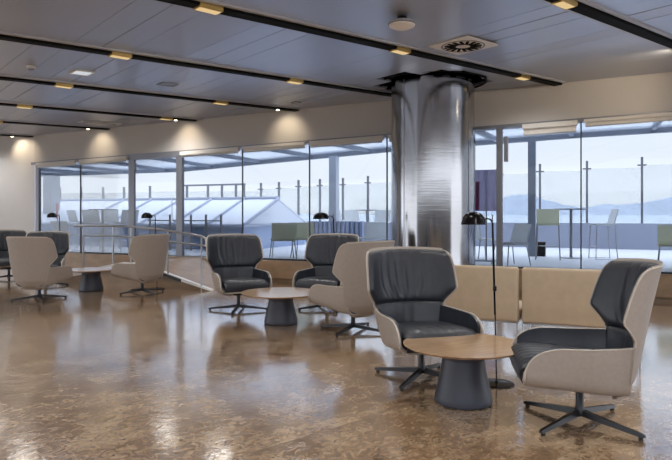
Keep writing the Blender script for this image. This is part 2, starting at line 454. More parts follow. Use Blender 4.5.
# extra post beside the column
sp = s_at(499.5)
pm_ = MB(); pm_.hexa(wquad(sp-.05, sp+.05, -.03, .06, lambda s: PT, lambda s: hz(s)))
o = struct(pm_.build('window_post', M['frame'], smooth=0), 'grey window post beside the steel column')
bx_ = MB(); sb = s_at(506.5); bx_.rbox((sb-.035,-.07,zat(506,162)), (sb+.035,-.01,zat(506,137)), .008, 1, WM); bx_.build('lock_box', M['frame'], o)

# roller blinds, one above each pane
drops = [0,.0,.0,.02,.0,.05,.02,.0,.0,.0,.0,.0]
names = ['in the corner by the pale wall','left of the terrace door','over the terrace door','just right of the terrace door','second right of the terrace door','third right of the terrace door','left of the steel column','right of the steel column','at the right end of the windows']
for k in range(len(ss)-1):
    s0, s1 = ss[k]+.05, ss[k+1]-.05
    if k == 7: s0 = s_at(523)
    if k in (2,): continue
    if W(s0,0,0).x > 7: continue
    low = .07 if k != 7 else .14
    rb = empty('roller_blind', W((s0+s1)/2, -.07, hz(s0)))
    cs = MB(); inv = Matrix.Translation(-rb.location)
    def loc(q): return [inv @ v for v in q]
    cs.hexa(loc(wquad(s0, s1, -.115, -.03, lambda s: hz(s)-.05-(.03 if k%2 else 0), lambda s: hz(s)-.0)))
    cs.build('cassette', M['blind'], rb, smooth=0)
    fb = MB(); fb.hexa(loc(wquad(s0+.02, s1-.02, -.075, -.069, lambda s: hz(s)-low-.04, lambda s: hz(s)-.05)))
    fb.build('blind_fabric', M['blind'], rb, smooth=0)
    hb_ = MB(); hb_.hexa(loc(wquad(s0+.02, s1-.02, -.082, -.062, lambda s: hz(s)-low-.055, lambda s: hz(s)-low-.035)))
    hb_.build('hem_bar', M['alu'], rb, smooth=0)
    tag(rb, 'rolled up pale blind at the window head '+names[min(k,8)], 'blind', 'roller blinds above the panes')

# steel column
co = MB()
zt = cz(COL.x, COL.y)
segs = []
for k in range(96):
    aa = 2*PI*k/96
    segs.append(aa)
prof = [(CR,0),(CR,zt-.02),(CR-.03,zt-.02),(CR-.03,zt+.2)]
co.lathe(prof, n=96)
col = co.build('column', M['column'], loc=COL); struct(col, 'round column clad in brushed stainless steel')
for k, ang in enumerate((-140, -43, 80, 160)):
    j = MB(); aa = math.radians(ang); c_, s_ = math.cos(aa), math.sin(aa)
    j.box((-.004,-.004,0), (.004,.004,zt-.03), Matrix.Translation((c_*CR, s_*CR, 0)) @ Matrix.Rotation(aa,4,'Z'))
    j.build('seam', M['frame'], col, smooth=0)
rg = MB()
rg.lathe([(CR+.17,zt-.01),(CR+.2,zt-.01),(CR+.2,zt+.2),(CR+.17,zt+.2)], n=64, cap=False)
rg.build('collar_ring', M['slot'], col)

# ------------------------------------------------------------------ ceiling fittings
slotname = {1:'fifth', 2:'fourth', 3:'third', 4:'second', 0:'sixth'}
def spot(loc, target, energy, size=70, col=(1,.82,.58), blend=.6, r=.05):
    l = bpy.data.lights.new('spot', 'SPOT'); l.energy = energy; l.spot_size = math.radians(size); l.spot_blend = blend; l.color = col; l.shadow_soft_size = r
    o = bpy.data.objects.new('spot_lamp', l); C.objects.link(o); o.location = loc
    o.rotation_euler = (Vector(target)-Vector(loc)).to_track_quat('-Z','Y').to_euler(); return o
def module(t, pv, label):
    q = cpt(t, pv, -.032)
    rt = empty('track_light', q, math.atan2(cd.y, cd.x))
    h = MB(); h.rbox((-.13,-.074,-.03), (.13,.074,.02), .006, 1); h.build('housing', M['gold'], rt, smooth=0)
    e = MB(); e.box((-.115,-.05,-.034), (.115,.05,-.0305)); e.build('lamp_lens', M['lamp_on'], rt, smooth=0)
    e2 = MB(); e2.box((-.12,-.0785,-.022), (.12,-.0745,.004)); e2.box((-.12,.0745,-.022), (.12,.0785,.004)); e2.build('side_plate', M['gold'], rt, smooth=0)
    tag(rt, label, 'ceiling light', 'warm lights in the ceiling slots')
    spot(q+Vector((0,0,-.06)), q+Vector((0,0,-3)), 72, 155, (1,.96,.90), .9, .2)
order = ['farthest','second farthest','third farthest','fourth farthest','fifth farthest','sixth farthest','nearest']
for k, pv in enumerate(SL):
    for t in (-2.47,.27,3.0,5.73,8.5):
        te = wall_t(pv)
        if t > te-.25 or (k == 6 and t > 8): continue
        q = cpt(t, pv)
        if (Vector((q.x,q.y,0))-COL).length < CR+.15: continue
        if q.y < -3.2: continue
        pos = {3.0:'toward the left end of', 5.73:'midway along', 8.5:'near the window end of'}.get(t, 'overhead out past the picture in')
        slot = order[k] if k < 7 else 'overhead'
        if pos.startswith('overhead') or k > 6:
            module(t, pv, 'warm rectangular light overhead, behind the viewer')
        else:
            module(t, pv, 'warm rectangular light %s the %s dark ceiling slot' % (pos, slot))
def wallspot(t, pv, label, e=11, tgt=None):
    q = cpt(t, pv, -.06)
    rt = empty('accent_spotlight', q)
    h = MB(); h.lathe([(.035,.0),(.04,.02),(.04,.07),(.02,.09)], n=20); h.build('lamp_body', M['alu'], rt)
    l = MB(); l.lathe([(.0,-.004),(.031,-.004),(.031,.002),(.0,.002)], n=20, cap=False); l.build('lamp_lens', M['lamp_hot'], rt)
    tag(rt, label, 'spotlight', 'spotlights at the slot ends')
    tgt = tgt or q+N*.6+Vector((0,0,-.55))
    spot(q+Vector((0,0,-.03)), tgt, e, 100, (1,.80,.54), .9, .05)
for k, nm in ((0,'farthest'),(1,'second farthest'),(2,'third farthest'),(3,'fourth farthest'),(6,'nearest')):
    pv = SL[k]
    if k == 6: wallspot(8.72, pv, 'small bright spotlight at the window end of the nearest ceiling slot', 42, W(s_at(572),0,3.15)); continue
    wallspot(wall_t(pv)-.5, pv, 'small bright spotlight at the window end of the %s ceiling slot' % nm)

def ceil_at(u, v):
    dx = (u-U0)/F; dz = (V0-v)/F; t = 2.048/(dz-.0241*dx-.0045); return Vector((t*dx, t, t*dz+EYE))
# speaker dome, detector, vents
q = ceil_at(402,17); rt = empty('ceiling_speaker', q)
MB().lathe([(.05,0),(.06,-.02),(.05,-.045)], n=32).build('mount', M['black_metal'], rt)
MB().lathe([(.05,-.04),(.13,-.052),(.145,-.075),(.135,-.10),(.08,-.125),(0,-.132)], n=40).build('dome', M['white'], rt)
MB().lathe([(.142,-.07),(.15,-.075),(.15,-.085),(.142,-.088)], n=40, cap=False).build('rim', M['alu'], rt)
tag(rt, 'white domed unit hanging under the ceiling above the steel column', 'ceiling unit')
q = ceil_at(31,66); rt = empty('smoke_detector', q)
MB().lathe([(.06,0),(.065,-.02),(.05,-.03)], n=28).build('base_ring', M['white'], rt)
MB().lathe([(.045,-.028),(.04,-.05),(.02,-.058),(0,-.06)], n=28).build('sensor_cap', M['alu'], rt)
tag(rt, 'small round white smoke detector on the ceiling at upper left', 'smoke detector')
def flat_panel(name, quad, label, cat, m1, m2):
    c_ = sum(quad, Vector())/4; rt = empty(name, c_)
    fr = MB(); qs = [v-c_ for v in quad]
    inn = [v*.82 for v in qs]
    dz = Vector((0,0,-.015))
    for k in range(4):
        A, B, C1_, D1_ = qs[k], qs[(k+1)%4], inn[(k+1)%4], inn[k]
        fr.hexa([A+dz,B+dz,C1_+dz,D1_+dz,A,B,C1_,D1_])
    fr.build('frame', m1, rt, smooth=0)
    ip = MB(); dz2 = Vector((0,0,-.008)); ip.hexa([v+dz2 for v in inn]+inn); ip.build('panel', m2, rt, smooth=0)
    tag(rt, label, cat); return rt
def rect_at(u, v, a, b, ang=None):
    q = ceil_at(u, v); X = cd*a/2; Y = cp*b/2
    r = [q-X-Y, q+X-Y, q+X+Y, q-X+Y]
    for w in r: w.z = cz(w.x, w.y)-.004
    return r
flat_panel('ceiling_light', rect_at(82,72,.28,.28), 'small square white ceiling light at upper left', 'ceiling light', M['white'], M['lamp_white'])
flat_panel('ceiling_plate', rect_at(168,84,.28,.2), 'small flush ceiling plate in the middle of a panel row', 'ceiling plate', M['alu'], M['alu'])
flat_panel('air_vent', rect_at(100,122.5,.9,.28), 'long pale vent in the ceiling near the far left corner', 'vent', M['white'], M['alu'])
flat_panel('ceiling_plate', rect_at(296,102,.14,.14), 'tiny square ceiling plate beside the steel column', 'ceiling plate', M['alu'], M['white'])
# square diffuser with swirl slots
quad = rect_at(463,44.5,.60,.60); c_ = sum(quad, Vector())/4
rt = empty('air_diffuser', c_, math.atan2(cd.y,cd.x))
pb = MB(); pb.rbox((-.31,-.31,-.02),(.31,.31,0),.006,1); pb.build('plate', M['white'], rt, smooth=0)
for k in range(16):
    aa = 2*PI*k/16; sb_ = MB()
    sb_.box((.09,-.018,-.028),(.23,.018,-.0205), Matrix.Rotation(aa,4,'Z') @ Matrix.Translation((0,.03,0))); sb_.build('slot_blade', M['slot'], rt, smooth=0)
MB().lathe([(.25,-.02),(.262,-.026),(.274,-.02)], n=48, cap=False).build('ring', M['alu'], rt)
rt.rotation_euler = (0,0,math.atan2(cd.y,cd.x))
tag(rt, 'square white swirl air diffuser set in the ceiling right of the speaker dome', 'air diffuser')

# ------------------------------------------------------------------ armchair
def lerp(tab, x):
    if x <= tab[0][0]: return tab[0][1]
    for (x0,y0),(x1,y1) in zip(tab, tab[1:]):
        if x <= x1: return y0+(y1-y0)*(x-x0)/(x1-x0)
    return tab[-1][1]
HW = [(.19,.12),(.22,.20),(.27,.26),(.34,.31),(.42,.345),(.52,.375),(.57,.38),(.60,.388),(.64,.43),(.725,.532),(.75,.545),(.78,.545),(.88,.535),(.95,.522),(1.0,.506),(1.03,.485),(1.05,.455),(1.06,.41)]
YB = [(.20,-.20),(.25,-.27),(.34,-.325),(.45,-.355),(.60,-.385),(.8,-.425),(1.06,-.485)]
def back_pt(z, aarc):
    r = .44; ph = aarc/r
    return (r*math.sin(ph)*1.0, lerp(YB, z)+r*(1-math.cos(ph))*.86, z-.02*(aarc/.52)**2*(1 if z > .8 else max(0,(z-.6)/.2)))
def back_grid(zs, K, margin=0.0, cap=9):
    g_ = []
    for z in zs:
        h = min(lerp(HW, z), cap)-margin
        g_.append([back_pt(z, -h*(2*j/(K-1)-1)) for j in range(K)])
    return g_
def frange(a, b, n): return [a+(b-a)*i/(n-1) for i in range(n)]
def za_(y, zb):
    top = .552+.012*max(0,min(1,(-y)/.3)); lip = zb+.05
    if y < .13: return top
    q_ = min(1,(y-.13)/.27); return lip+(top-lip)*max(0,(1-q_**2.7))**(1/2.4)
def bucket_row(y):
    zb = .225+.075*max(0,min(1,(y+.34)/.74)); za = za_(y, zb)
    wt = lerp([(-.25,.318),(-.15,.345),(0,.368),(.2,.372),(.4,.36)], y)
    rr = min(.10, .8*(za-zb)); wb = lerp([(-.26,.17),(-.1,.235),(.4,.27)], y)
    half = []
    for i in range(5): half.append((wb*i/5, zb))
    x0 = wb
    wid = min(rr, .09)
    for i in range(6):
        aa = PI/2*i/5*.86; half.append((x0+wid*math.sin(aa), zb+rr*(1-math.cos(aa))))
    xs, zs = half[-1]
    for i in range(1, 8): half.append((xs+(wt-xs)*(1-(1-i/7)**1.5), zs+(za-zs)*i/7))
    pts = [(-x, y, z) for x, z in half[::-1]]+[(x, y, z) for x, z in half[1:]]
    return pts
def make_chair():
    rt = empty('lounge_armchair')
    # tall back shell
    zs = sorted(set(frange(.19,1.06,40)+[h[0] for h in HW]))
    g_ = back_grid(zs, 37)
    MB().slab(g_, 0, .014).build('back_shell', M['beige'], rt, smooth=50)
    # piping round the back's edge
    e_ = [r[-1] for r in g_ if r[-1][2] > .55]+[p for p in g_[-1][::-1]]+[r[0] for r in g_[::-1] if r[0][2] > .55]
    bp = back_grid(zs, 37)
    MB().tube(e_, .0048, 6).build('back_piping', M['piping'], rt)
    # pleated back cushion
    zz = frange(.585,1.05,30); K = 97
    gp = back_grid(zz, K, .008)
    def pil(v, w):
        x = 2*w-1; y_ = 2*v-1
        edge = max(0,(1-abs(x)**10))**.5*max(0,(1-abs(y_)**8))**.5
        ar = x*.50
        pl_ = (.009*math.sin(ar/.0165+1.6*math.sin(3*v+ar*4))+.003*math.sin(ar/.009+2*v))*math.exp(-(ar/.24)**4)*(.55+.45*math.sin(PI*min(1,v*1.1)))
        return .015+(.042+pl_)*edge
    MB().slab(gp, .0142, pil).build('back_cushion', M['dark'], rt, smooth=70)
    # lumbar cushion under it
    zl = frange(.37,.60,12); gl = back_grid(zl, 33, .012, .375)
    def lum(v, w):
        x = 2*w-1; y_ = 2*v-1
        ar = x*.37
        return .015+(.03+.003*math.sin(ar/.02)*math.exp(-(ar/.2)**2))*max(0,(1-abs(x)**8))**.5*max(0,(1-abs(y_)**8))**.5
    MB().slab(gl, .0142, lum).build('lumbar_cushion', M['dark'], rt, smooth=70)
    # seat bucket with arms
    ys = frange(-.245,.12,10)+frange(.16,.39,15)+[.397,.4]
    gb = [bucket_row(y) for y in ys]
    MB().slab(gb, 0, .013).build('seat_shell', M['beige'], rt, smooth=50)
    MB().slab([r for r in gb if r[0][1] < .37], .0132, .034).build('arm_lining', M['dark'], rt, smooth=60)
    rim = [r[0] for r in gb]+[p for p in gb[-1][1:-1]]+[r[-1] for r in gb[::-1]]
    MB().tube(rim, .0048, 6).build('arm_piping', M['piping'], rt)
    # seat cushion, wrapping over the front lip
    prof = [(-.19,.345),(-.205,.39),(-.19,.43),(-.12,.445),(0,.457),(.2,.465),(.33,.463),(.385,.45),(.415,.42),(.425,.38),(.418,.34),(.405,.315),(.392,.315),(.385,.345)]
    sc = MB(); gs = []
    nx = 41
    for j in range(nx):
        x = 2*j/(nx-1)-1
        row = []
        for (y, z) in prof:
            sh = (1-abs(x)**6)**.5 if abs(x) < 1 else 0
            cz_ = .385
            zz_ = cz_+(z-cz_)*(.55+.45*sh) if y < .39 or z > .4 else z
            rip = .003*math.sin(x*26)*sh*(1 if z > .43 else 0)*(max(0,(y+.1)/.5))
            hw_ = lerp([(-.21,.23),(-.1,.285),(.3,.318),(.43,.30)], y)
            row.append((x*hw_, y, zz_+rip+.008*(1-x*x)*(1 if z > .4 else 0)))
        gs.append(row)
    n0 = len(prof)
    idx = [[sc.vert(p) for p in r] for r in gs]
    for a_, b_ in zip(idx, idx[1:]):
        for k in range(n0): sc.face(a_[k], a_[(k+1)%n0], b_[(k+1)%n0], b_[k])
    sc.face(*idx[0]); sc.face(*idx[-1][::-1])
    sc.build('seat_cushion', M['dark'], rt, smooth=60)
    # swivel base
    MB().lathe([(.034,.052),(.038,.06),(.036,.085),(.027,.10),(.025,.215),(.07,.222),(.09,.245)], n=24).build('column_post', M['black_metal'], rt)
    for k in range(4):
        lg = MB(); n_ = 6
        A = [(.0,.019,.048,.092),(.10,.018,.040,.078),(.28,.0165,.027,.055),(.415,.015,.017,.038),(.43,.012,.018,.034)]
        secs = [[lg.vert((x,-w,z0)), lg.vert((x,w,z0)), lg.vert((x,w*.75,z1)), lg.vert((x,-w*.75,z1))] for x, w, z0, z1 in A]
        for P_, Q_ in zip(secs, secs[1:]):
            for i in range(4): lg.face(P_[i], P_[(i+1)%4], Q_[(i+1)%4], Q_[i])
        lg.face(*secs[0][::-1]); lg.face(*secs[-1])
        l = lg.build('leg', M['black_metal'], rt, rz=PI/4+PI/2*k, smooth=30)
        MB().lathe([(.014,0),(.015,.004),(.012,.018)], (.405,0,0), n=14).build('glide', M['rubber'], l)
    return rt
proto = make_chair()
def ang(fx, fy): return math.atan2(fy, fx)-PI/2
chairs = [
 # x,y, facing, base angle, scale, label
 ((1.61,4.07), (-.985,.16), 37, 'beige armchair with dark seat, seen side-on, nearest at the right of the round oak table'),
 ((.715,5.15), (.28,-.96), 60, 'beige armchair with pleated dark back facing the viewer, left behind the nearest round table'),
 ((-1.38,8.72), (.42,-.91), -3, 'dark-lined armchair facing the viewer beside the steel handrail, left of the middle table'),
 ((-.13,8.85), (-.35,-.94), 20, 'dark-lined armchair under the black lamp shade, partly hidden by a beige chair back'),
 ((.20,7.20), (-.60,.80), 62, 'beige armchair turned away from the viewer at the right of the middle table'),
 ((-4.72,9.80), (.12,.99), 35, 'beige armchair with its back to the viewer at far left of the lounge'),
 ((-3.34,10.62), (-.82,.57), 45, 'beige armchair seen from behind in front of the ramp, right of the far left table'),
 ((-5.50,11.65), (.25,-.97), 12, 'dark-lined armchair showing only its back above the far left beige chair'),
 ((-6.85,12.9), (.6,-.8), 30, 'dark armchair at the left picture edge against the pale wall'),
]
for i, (xy, fc, beta, lab) in enumerate(chairs):
    o = proto if i == 0 else copy_tree(proto)
    rz = ang(*fc)
    o.location = (xy[0], xy[1], 0); o.rotation_euler = (0,0,rz)
    k = 0
    for ch in o.children:
        if ch.name.split('.')[0] == 'leg':
            ch.rotation_euler = (0,0,math.radians(beta)+PI/2*k-rz); k += 1
    if i >= 5: o.scale = (.96,.96,.955)
    tag(o, lab, 'armchair', 'lounge armchairs round the low tables')

# ------------------------------------------------------------------ low tables
def make_table(loc, r, z, label, rz=0):
    rt = empty('coffee_table', loc, rz)
    MB().lathe([(0,z-.022),(r-.03,z-.022),(r-.004,z-.006),(r,z-.003),(r-.001,z),(0,z)], n=96, cap=False).build('tabletop', M['wood'], rt, smooth=30)
    b_ = MB(); h = z-.022
    b_.lathe([(0,0),(.196,0),(.207,.008),(.210,.022),(.205,.05),(.185,.14),(.166,.225),(.153,h-.085),(.1525,h-.082)], n=64, cap=False)
    b_.build('pedestal', M['table_base'], rt, smooth=40)
    MB().lathe([(.1545,h-.08),(.158,h-.074),(.157,h-.004),(.150,h),(.0,h)], n=64, cap=False).build('collar', M['table_base'], rt, smooth=40)
    MB().lathe([(.150,h-.09),(.150,h-.07)], n=48, cap=False).build('groove', M['black_metal'], rt)
    tag(rt, label, 'low table', 'round low tables'); return rt
make_table((.93,4.50,0), .438, .425, 'nearest low round oak table on a dark conical pedestal', .5)
make_table((-.69,7.72,0), .50, .39, 'middle round low table mirroring the windows, between four armchairs', .2)
make_table((-4.36,10.97,0), .42, .38, 'far left round low table in front of the ramp', .9)
make_table((-6.9,11.75,0), .42, .38, 'low round table cut off by the left picture edge', .9)

# ------------------------------------------------------------------ sofa modules with their backs to the viewer
def make_sofa():
    L = 1.06; rt = empty('bench_sofa')
    bk = MB(); bk.rbox((0.01,0,.335),(L-.02,.075,.862),.026,4); bk.build('backrest', M['tan'], rt, smooth=40)
    MB().rbox((0,.078,.335),(L-.015,.66,.46),.03,4).build('seat', M['tan'], rt, smooth=40)
    for x in (.02, L-.035):
        for y in (.03,.6):
            MB().tube([(x,y,0),(x,y,.337)], .009, 10).build('leg', M['steel'], rt)
    MB().box((.02,.02,.322),(L-.035,.62,.336)).build('seat_frame', M['steel'], rt, smooth=0)
    return rt
sf = make_sofa()
P0 = at(520.5, 213, 5.86); P0.z = 0
def place_sofa(o, k, lab):
    o.location = P0+D*(1.06*k)+Vector((0,0,0)); o.rotation_euler = (0,0,WA); tag(o, lab, 'sofa', 'tan sofa modules by the window')
place_sofa(sf, -1, 'tan upholstered sofa module behind the floor lamp, its back to the viewer')
place_sofa(copy_tree(sf), 0, 'tan sofa module directly behind the nearest right armchair, its back to the viewer')

# ------------------------------------------------------------------ reading lamps
def make_lamp():
    rt = empty('reading_lamp')
    MB().lathe([(0,0),(.14,0),(.14,.008),(.12,.013),(.015,.017),(.012,.03),(0,.03)], n=48, cap=False).build('base', M['black'], rt)
    MB().tube([(0,0,.02),(-.012,0,.60)], .0055, 10).build('lower_pole', M['black'], rt)
    MB().tube([(-.012,0,.56),(-.032,0,1.30)], .0085, 12).build('upper_pole', M['black'], rt)
    MB().lathe([(.013,-.02),(.015,-.01),(.015,.015),(.011,.022)], (-.014,0,.77), n=14).build('knob', M['black'], rt)
    MB().tube([(-.030,0,1.21),(-.034,0,1.365)], .004, 8).build('stem', M['black'], rt)
    MB().tube([(-.033,0,1.30),(-.045,0,1.325),(-.07,0,1.335),(-.10,0,1.328)], .006, 10).build('arm', M['black'], rt)
    sh = [(.0,.084),(.03,.082),(.066,.068),(.089,.038),(.099,-.008),(.104,-.018),(.099,-.017),(.084,.034),(.062,.060),(.03,.073),(0,.075)]
    s_ = MB().lathe(sh, (-.185,0,1.305), n=40, cap=False).build('lamp_shade', M['black'], rt)
    MB().lathe([(0,-.002),(.018,.004),(.022,.02),(.012,.04),(.0,.045)], (-.185,0,1.305), n=20, cap=False).build('bulb', M['white'], s_)
    return rt
lp = make_lamp()
def place_lamp(o, loc, rz, lab, s=1):
    o.location = loc; o.rotation_euler = (0,0,rz); tag(o, lab, 'floor lamp', 'black reading lamps')
L1 = on_floor(496.5, 384)
place_lamp(lp, L1, 0, 'slender black reading lamp standing right behind the nearest low table')
l2 = copy_tree(lp); q = at(336,213,9.5); q.z = 0; place_lamp(l2, q, 0, 'black lamp shade showing above the dark armchair in the middle of the windows'); l2.scale = (1.25,1.25,1.0)
l3 = copy_tree(lp); q = at(157,213,11.2); q.z = 0; place_lamp(l3, q, 0, 'black reading lamp in front of the terrace door, behind a beige chair')
l4 = copy_tree(lp); q = at(61,213,12.7); q.z = 0; place_lamp(l4, q, 0, 'black reading lamp at far left beside the pale wall corner')

# ------------------------------------------------------------------ ramp and handrail
def line_pt(u, k=.84):
    d = dep(u)*k; return Vector(((u-U0)/F*d, d, 0))
nr = -1.95
def RP(u, z, n=nr): s = s_at(u, n); return W(s, n, z)
sA, sB, sC, sD_ = s_at(58,nr), s_at(122,nr), s_at(142,nr), s_at(212,nr)
rp = empty('access_ramp', W(sC, nr/2, 0))
iv = Matrix.Translation(-rp.location)
def zr(s):
    return lerp([(sA,.12),(sB,PT),(sC,PT),(sD_,.01)], s)
rm = MB()
for s0, s1 in ((sA,sB),(sB,sC),(sC,sD_)):
    rm.hexa([iv @ v for v in wquad(s0,s1,nr+.03,-.17,lambda s: 0.0,lambda s: zr(s)-.02)])
rm.build('ramp_body', M['plinth'], rp, smooth=0)
cu = MB()
for s0, s1 in ((sA,sB),(sB,sC),(sC,sD_)):
    cu.hexa([iv @ v for v in wquad(s0,s1,nr-.03,nr+.05,lambda s: max(0,zr(s)-.07),lambda s: zr(s)+.02)])
cu.build('edge_kerb', M['white'], rp, smooth=0)
dk = MB()
for s0, s1 in ((sA,sB),(sB,sC),(sC,sD_)):
    dk.hexa([iv @ v for v in wquad(s0,s1,nr+.05,-.17,lambda s: zr(s)-.02,lambda s: zr(s)-.005)])
dk.build('walking_surface', M['plinth'], rp, smooth=0)
tag(rp, 'low ramp with a white edge climbing to the terrace door', 'ramp')
hr = empty('handrail', W(sB, nr, 0)); iv2 = Matrix.Translation(-hr.location)
def rail(pts, r, name):
    q = [iv2 @ RP(u, EYE+(V0-v)/F*dep(u,nr)) for u, v in pts]; MB().tube(q, r, 10).build(name, M['steel'], hr)
rail([(74,226),(84,225.5),(110,226),(130,226.5),(160,229.5),(190,234),(202,236.5),(205.5,238.5),(206.5,242),(206,246)], .022, 'top_rail')
rail([(83,235.5),(110,235.8),(130,237),(160,240.5),(190,244),(206,246)], .018, 'lower_rail')
for u, v in ((83.5,226),(113,226),(131,226.5),(168,230.5),(201.5,236.5)):
    s = s_at(u,nr); top = W(s,nr,EYE+(V0-v)/F*dep(u,nr)-.01); bot = W(s,nr,max(.0,zr(s)) if u < 200 else 0.0)
    pp = MB(); pp.tube([iv2 @ bot, iv2 @ top], .016, 12); pp.build('post', M['steel'], hr)
tag(hr, 'stainless steel handrail beside the ramp', 'handrail')
# dark service box on the ramp edge
bxs = MB(); sE, sF = s_at(158,nr), s_at(182,nr)
bxs.hexa([iv @ v for v in wquad(sE,sF,nr-.045,nr-.02,lambda s: zr(s)-.045,lambda s: zr(s)+.005)]); bxs.build('dark_insert', M['black_metal'], rp, smooth=0)

# ------------------------------------------------------------------ terrace
tf = MB(); tf.hexa(wquad(-14, 30, .22, 10.6, lambda s: TZ-.3, lambda s: TZ))
struct(tf.build('ground', M['terrace'], smooth=0), 'bright paved terrace outside the windows')
# parapet parallel to the wall
PN = None
for n_ in [x*.01 for x in range(300,1200)]:
    if dep(520, n_) >= 17.75: PN = n_; break
pp = MB(); pp.hexa(wquad(-14, 30, PN, PN+.25, lambda s: TZ-.3, lambda s: 1.10))
struct(pp.build('wall_parapet', M['parapet'], smooth=0), 'blue grey parapet around the terrace')
# glass wind screen: posts and panes
screen = empty('wind_screen', W(s_at(368,PN), PN, 1.1)); iv3 = Matrix.Translation(-screen.location)
pu = [(60,188),(81,187),(103,187),(124,187),(150,186),(187,185),(208,185),(222,185),(236,185),(244,185),(261,183),(279,182),(298.5,180),(320,179),(343,178),(368,176),(398,174),(430,172),(462,169),(500,167),(540,164),(587,161),(642,157),(700,153),(765,150)]
prev = None
for u, v in pu:
    s = s_at(u, PN+.1); zt_ = EYE+(V0-v)/F*dep(u,PN+.1)
    q = MB(); r_ = .06 if u > 250 else .07
    q.hexa([iv3 @ w for w in wquad(s-r_/2,s+r_/2,PN+.07,PN+.13,lambda s: 1.1,lambda s: zt_)])
    if u > 250: q.hexa([iv3 @ w for w in wquad(s-.11,s+.11,PN+.06,PN+.08,lambda s: zt_-.24,lambda s: zt_-.20)])
    q.build('post', M['frame'], screen, smooth=0)
    if prev:
        s0, z0 = prev; q = MB()
        q.hexa([iv3 @ w for w in wquad(s0+.04,s-.04,PN+.095,PN+.105,lambda x: 1.12,lambda x: min(z0,zt_)-.22)])
        q.build('glass_panel', M['rail_glass'], screen, smooth=0)
    prev = (s, zt_)
s0, s1 = s_at(182,PN+.1), s_at(245,PN+.1)
q = MB(); zz_ = EYE+(V0-185)/F*dep(210,PN+.1)
q.hexa([iv3 @ w for w in wquad(s0,s1,PN+.06,PN+.14,lambda x: zz_-.03,lambda x: zz_+.03)]); q.build('top_rail', M['frame'], screen, smooth=0)
tag(screen, 'tall glass wind screen with grey posts along the terrace parapet', 'wind screen')

# canopy over the terrace
CN = None
for n_ in [x*.01 for x in range(50,1000)]:
    if dep(390, n_) >= 15.4: CN = n_; break
def cyz(s): return lerp([(s_at(180,CN),zat(180,172,CN)),(s_at(390,CN),zat(390,152,CN)),(s_at(585,CN),zat(585,137.5,CN)),(s_at(672,CN),zat(672,131,CN))], s)
sl, sr = s_at(40,CN), s_at(760,CN)
cn = empty('terrace_canopy', W(s_at(390,CN), CN, 2.9)); iv4 = Matrix.Translation(-cn.location)
q = MB()
edges = [sl, s_at(180,CN), s_at(390,CN), s_at(585,CN), sr]
for s0, s1 in zip(edges, edges[1:]):
    q.hexa([iv4 @ w for w in [W(s0,.36,max(hz(s0),cyz(s0))+.12), W(s1,.36,max(hz(s1),cyz(s1))+.12), W(s1,CN,cyz(s1)+.1), W(s0,CN,cyz(s0)+.1), W(s0,.36,max(hz(s0),cyz(s0))+.15), W(s1,.36,max(hz(s1),cyz(s1))+.15), W(s1,CN,cyz(s1)+.13), W(s0,CN,cyz(s0)+.13)]])
q.build('roof_sheet', M['canopy_sheet'], cn, smooth=0)
q = MB()
for s0, s1 in zip(edges, edges[1:]):
    q.hexa([iv4 @ w for w in wquad(s0,s1,CN-.1,CN+.05,cyz,lambda s: cyz(s)+.16)])
q.build('edge_beam', M['canopy_dark'], cn, smooth=0)
s = sl+.4
while s < sr-.2:
    q = MB(); q.hexa([iv4 @ w for w in [W(s,.4,hz(s)+.04), W(s+.08,.4,hz(s)+.04), W(s+.08,CN-.1,cyz(s)+.03), W(s,CN-.1,cyz(s)+.03), W(s,.4,hz(s)+.14), W(s+.08,.4,hz(s)+.14), W(s+.08,CN-.1,cyz(s)+.13), W(s,CN-.1,cyz(s)+.13)]])
    q.build('rafter', M['canopy_dark'], cn, smooth=0); s += 1.6
for u, w_ in ((51.5,.36),(334,.2),(532,.16)):
    s = s_at(u,CN-.05)
    q = MB(); q.hexa([iv4 @ w for w in wquad(s-w_/2,s+w_/2,CN-.05-w_/2,CN-.05+w_/2,lambda x: TZ,lambda x: cyz(x)+.02)])
    q.build('support_column', M['canopy_dark'] if u != 334 else M['canopy'], cn, smooth=0)
tag(cn, 'pale terrace canopy with a grey edge beam and slim columns', 'canopy')

# pitched glass skylight
A0 = at(244,213,16.0); A0.z = 0
zr_e, zr_r = 1.02, 1.755; Lg = 3.7
sk = empty('skylight', A0+Vector((0,0,TZ)))
def SK(s, n, z): return D*s+N*n+Vector((0,0,z-TZ))
q = MB(); q.hexa([SK(-9,.05,TZ),SK(-.05,.05,TZ),SK(-.05,Lg-.05,TZ),SK(-9,Lg-.05,TZ),SK(-9,.05,zr_e),SK(-.05,.05,zr_e),SK(-.05,Lg-.05,zr_e),SK(-9,Lg-.05,zr_e)]); q.build('base_wall', M['skybase'], sk, smooth=0)
q = MB(); q.hexa([SK(-9,0,zr_e),SK(0,0,zr_e),SK(0,Lg/2,zr_r),SK(-9,Lg/2,zr_r),SK(-9,0,zr_e+.04),SK(0,0,zr_e+.04),SK(0,Lg/2,zr_r+.04),SK(-9,Lg/2,zr_r+.04)]); q.build('roof_pane', M['roofglass'], sk, smooth=0)
q = MB(); q.hexa([SK(-9,Lg,zr_e),SK(0,Lg,zr_e),SK(0,Lg/2,zr_r),SK(-9,Lg/2,zr_r),SK(-9,Lg,zr_e+.04),SK(0,Lg,zr_e+.04),SK(0,Lg/2,zr_r+.04),SK(-9,Lg/2,zr_r+.04)]); q.build('roof_pane', M['roofglass'], sk, smooth=0)
q = MB(); tri = [SK(-.02,0,zr_e),SK(-.02,Lg,zr_e),SK(-.02,Lg/2,zr_r)]; tr2 = [v-D*.05 for v in tri]
i_ = [q.vert(v) for v in tri+tr2]; q.face(0,1,2); q.face(5,4,3); q.face(0,3,4,1); q.face(1,4,5,2); q.face(2,5,3,0); q.build('gable', M['roofglass'], sk, smooth=0)
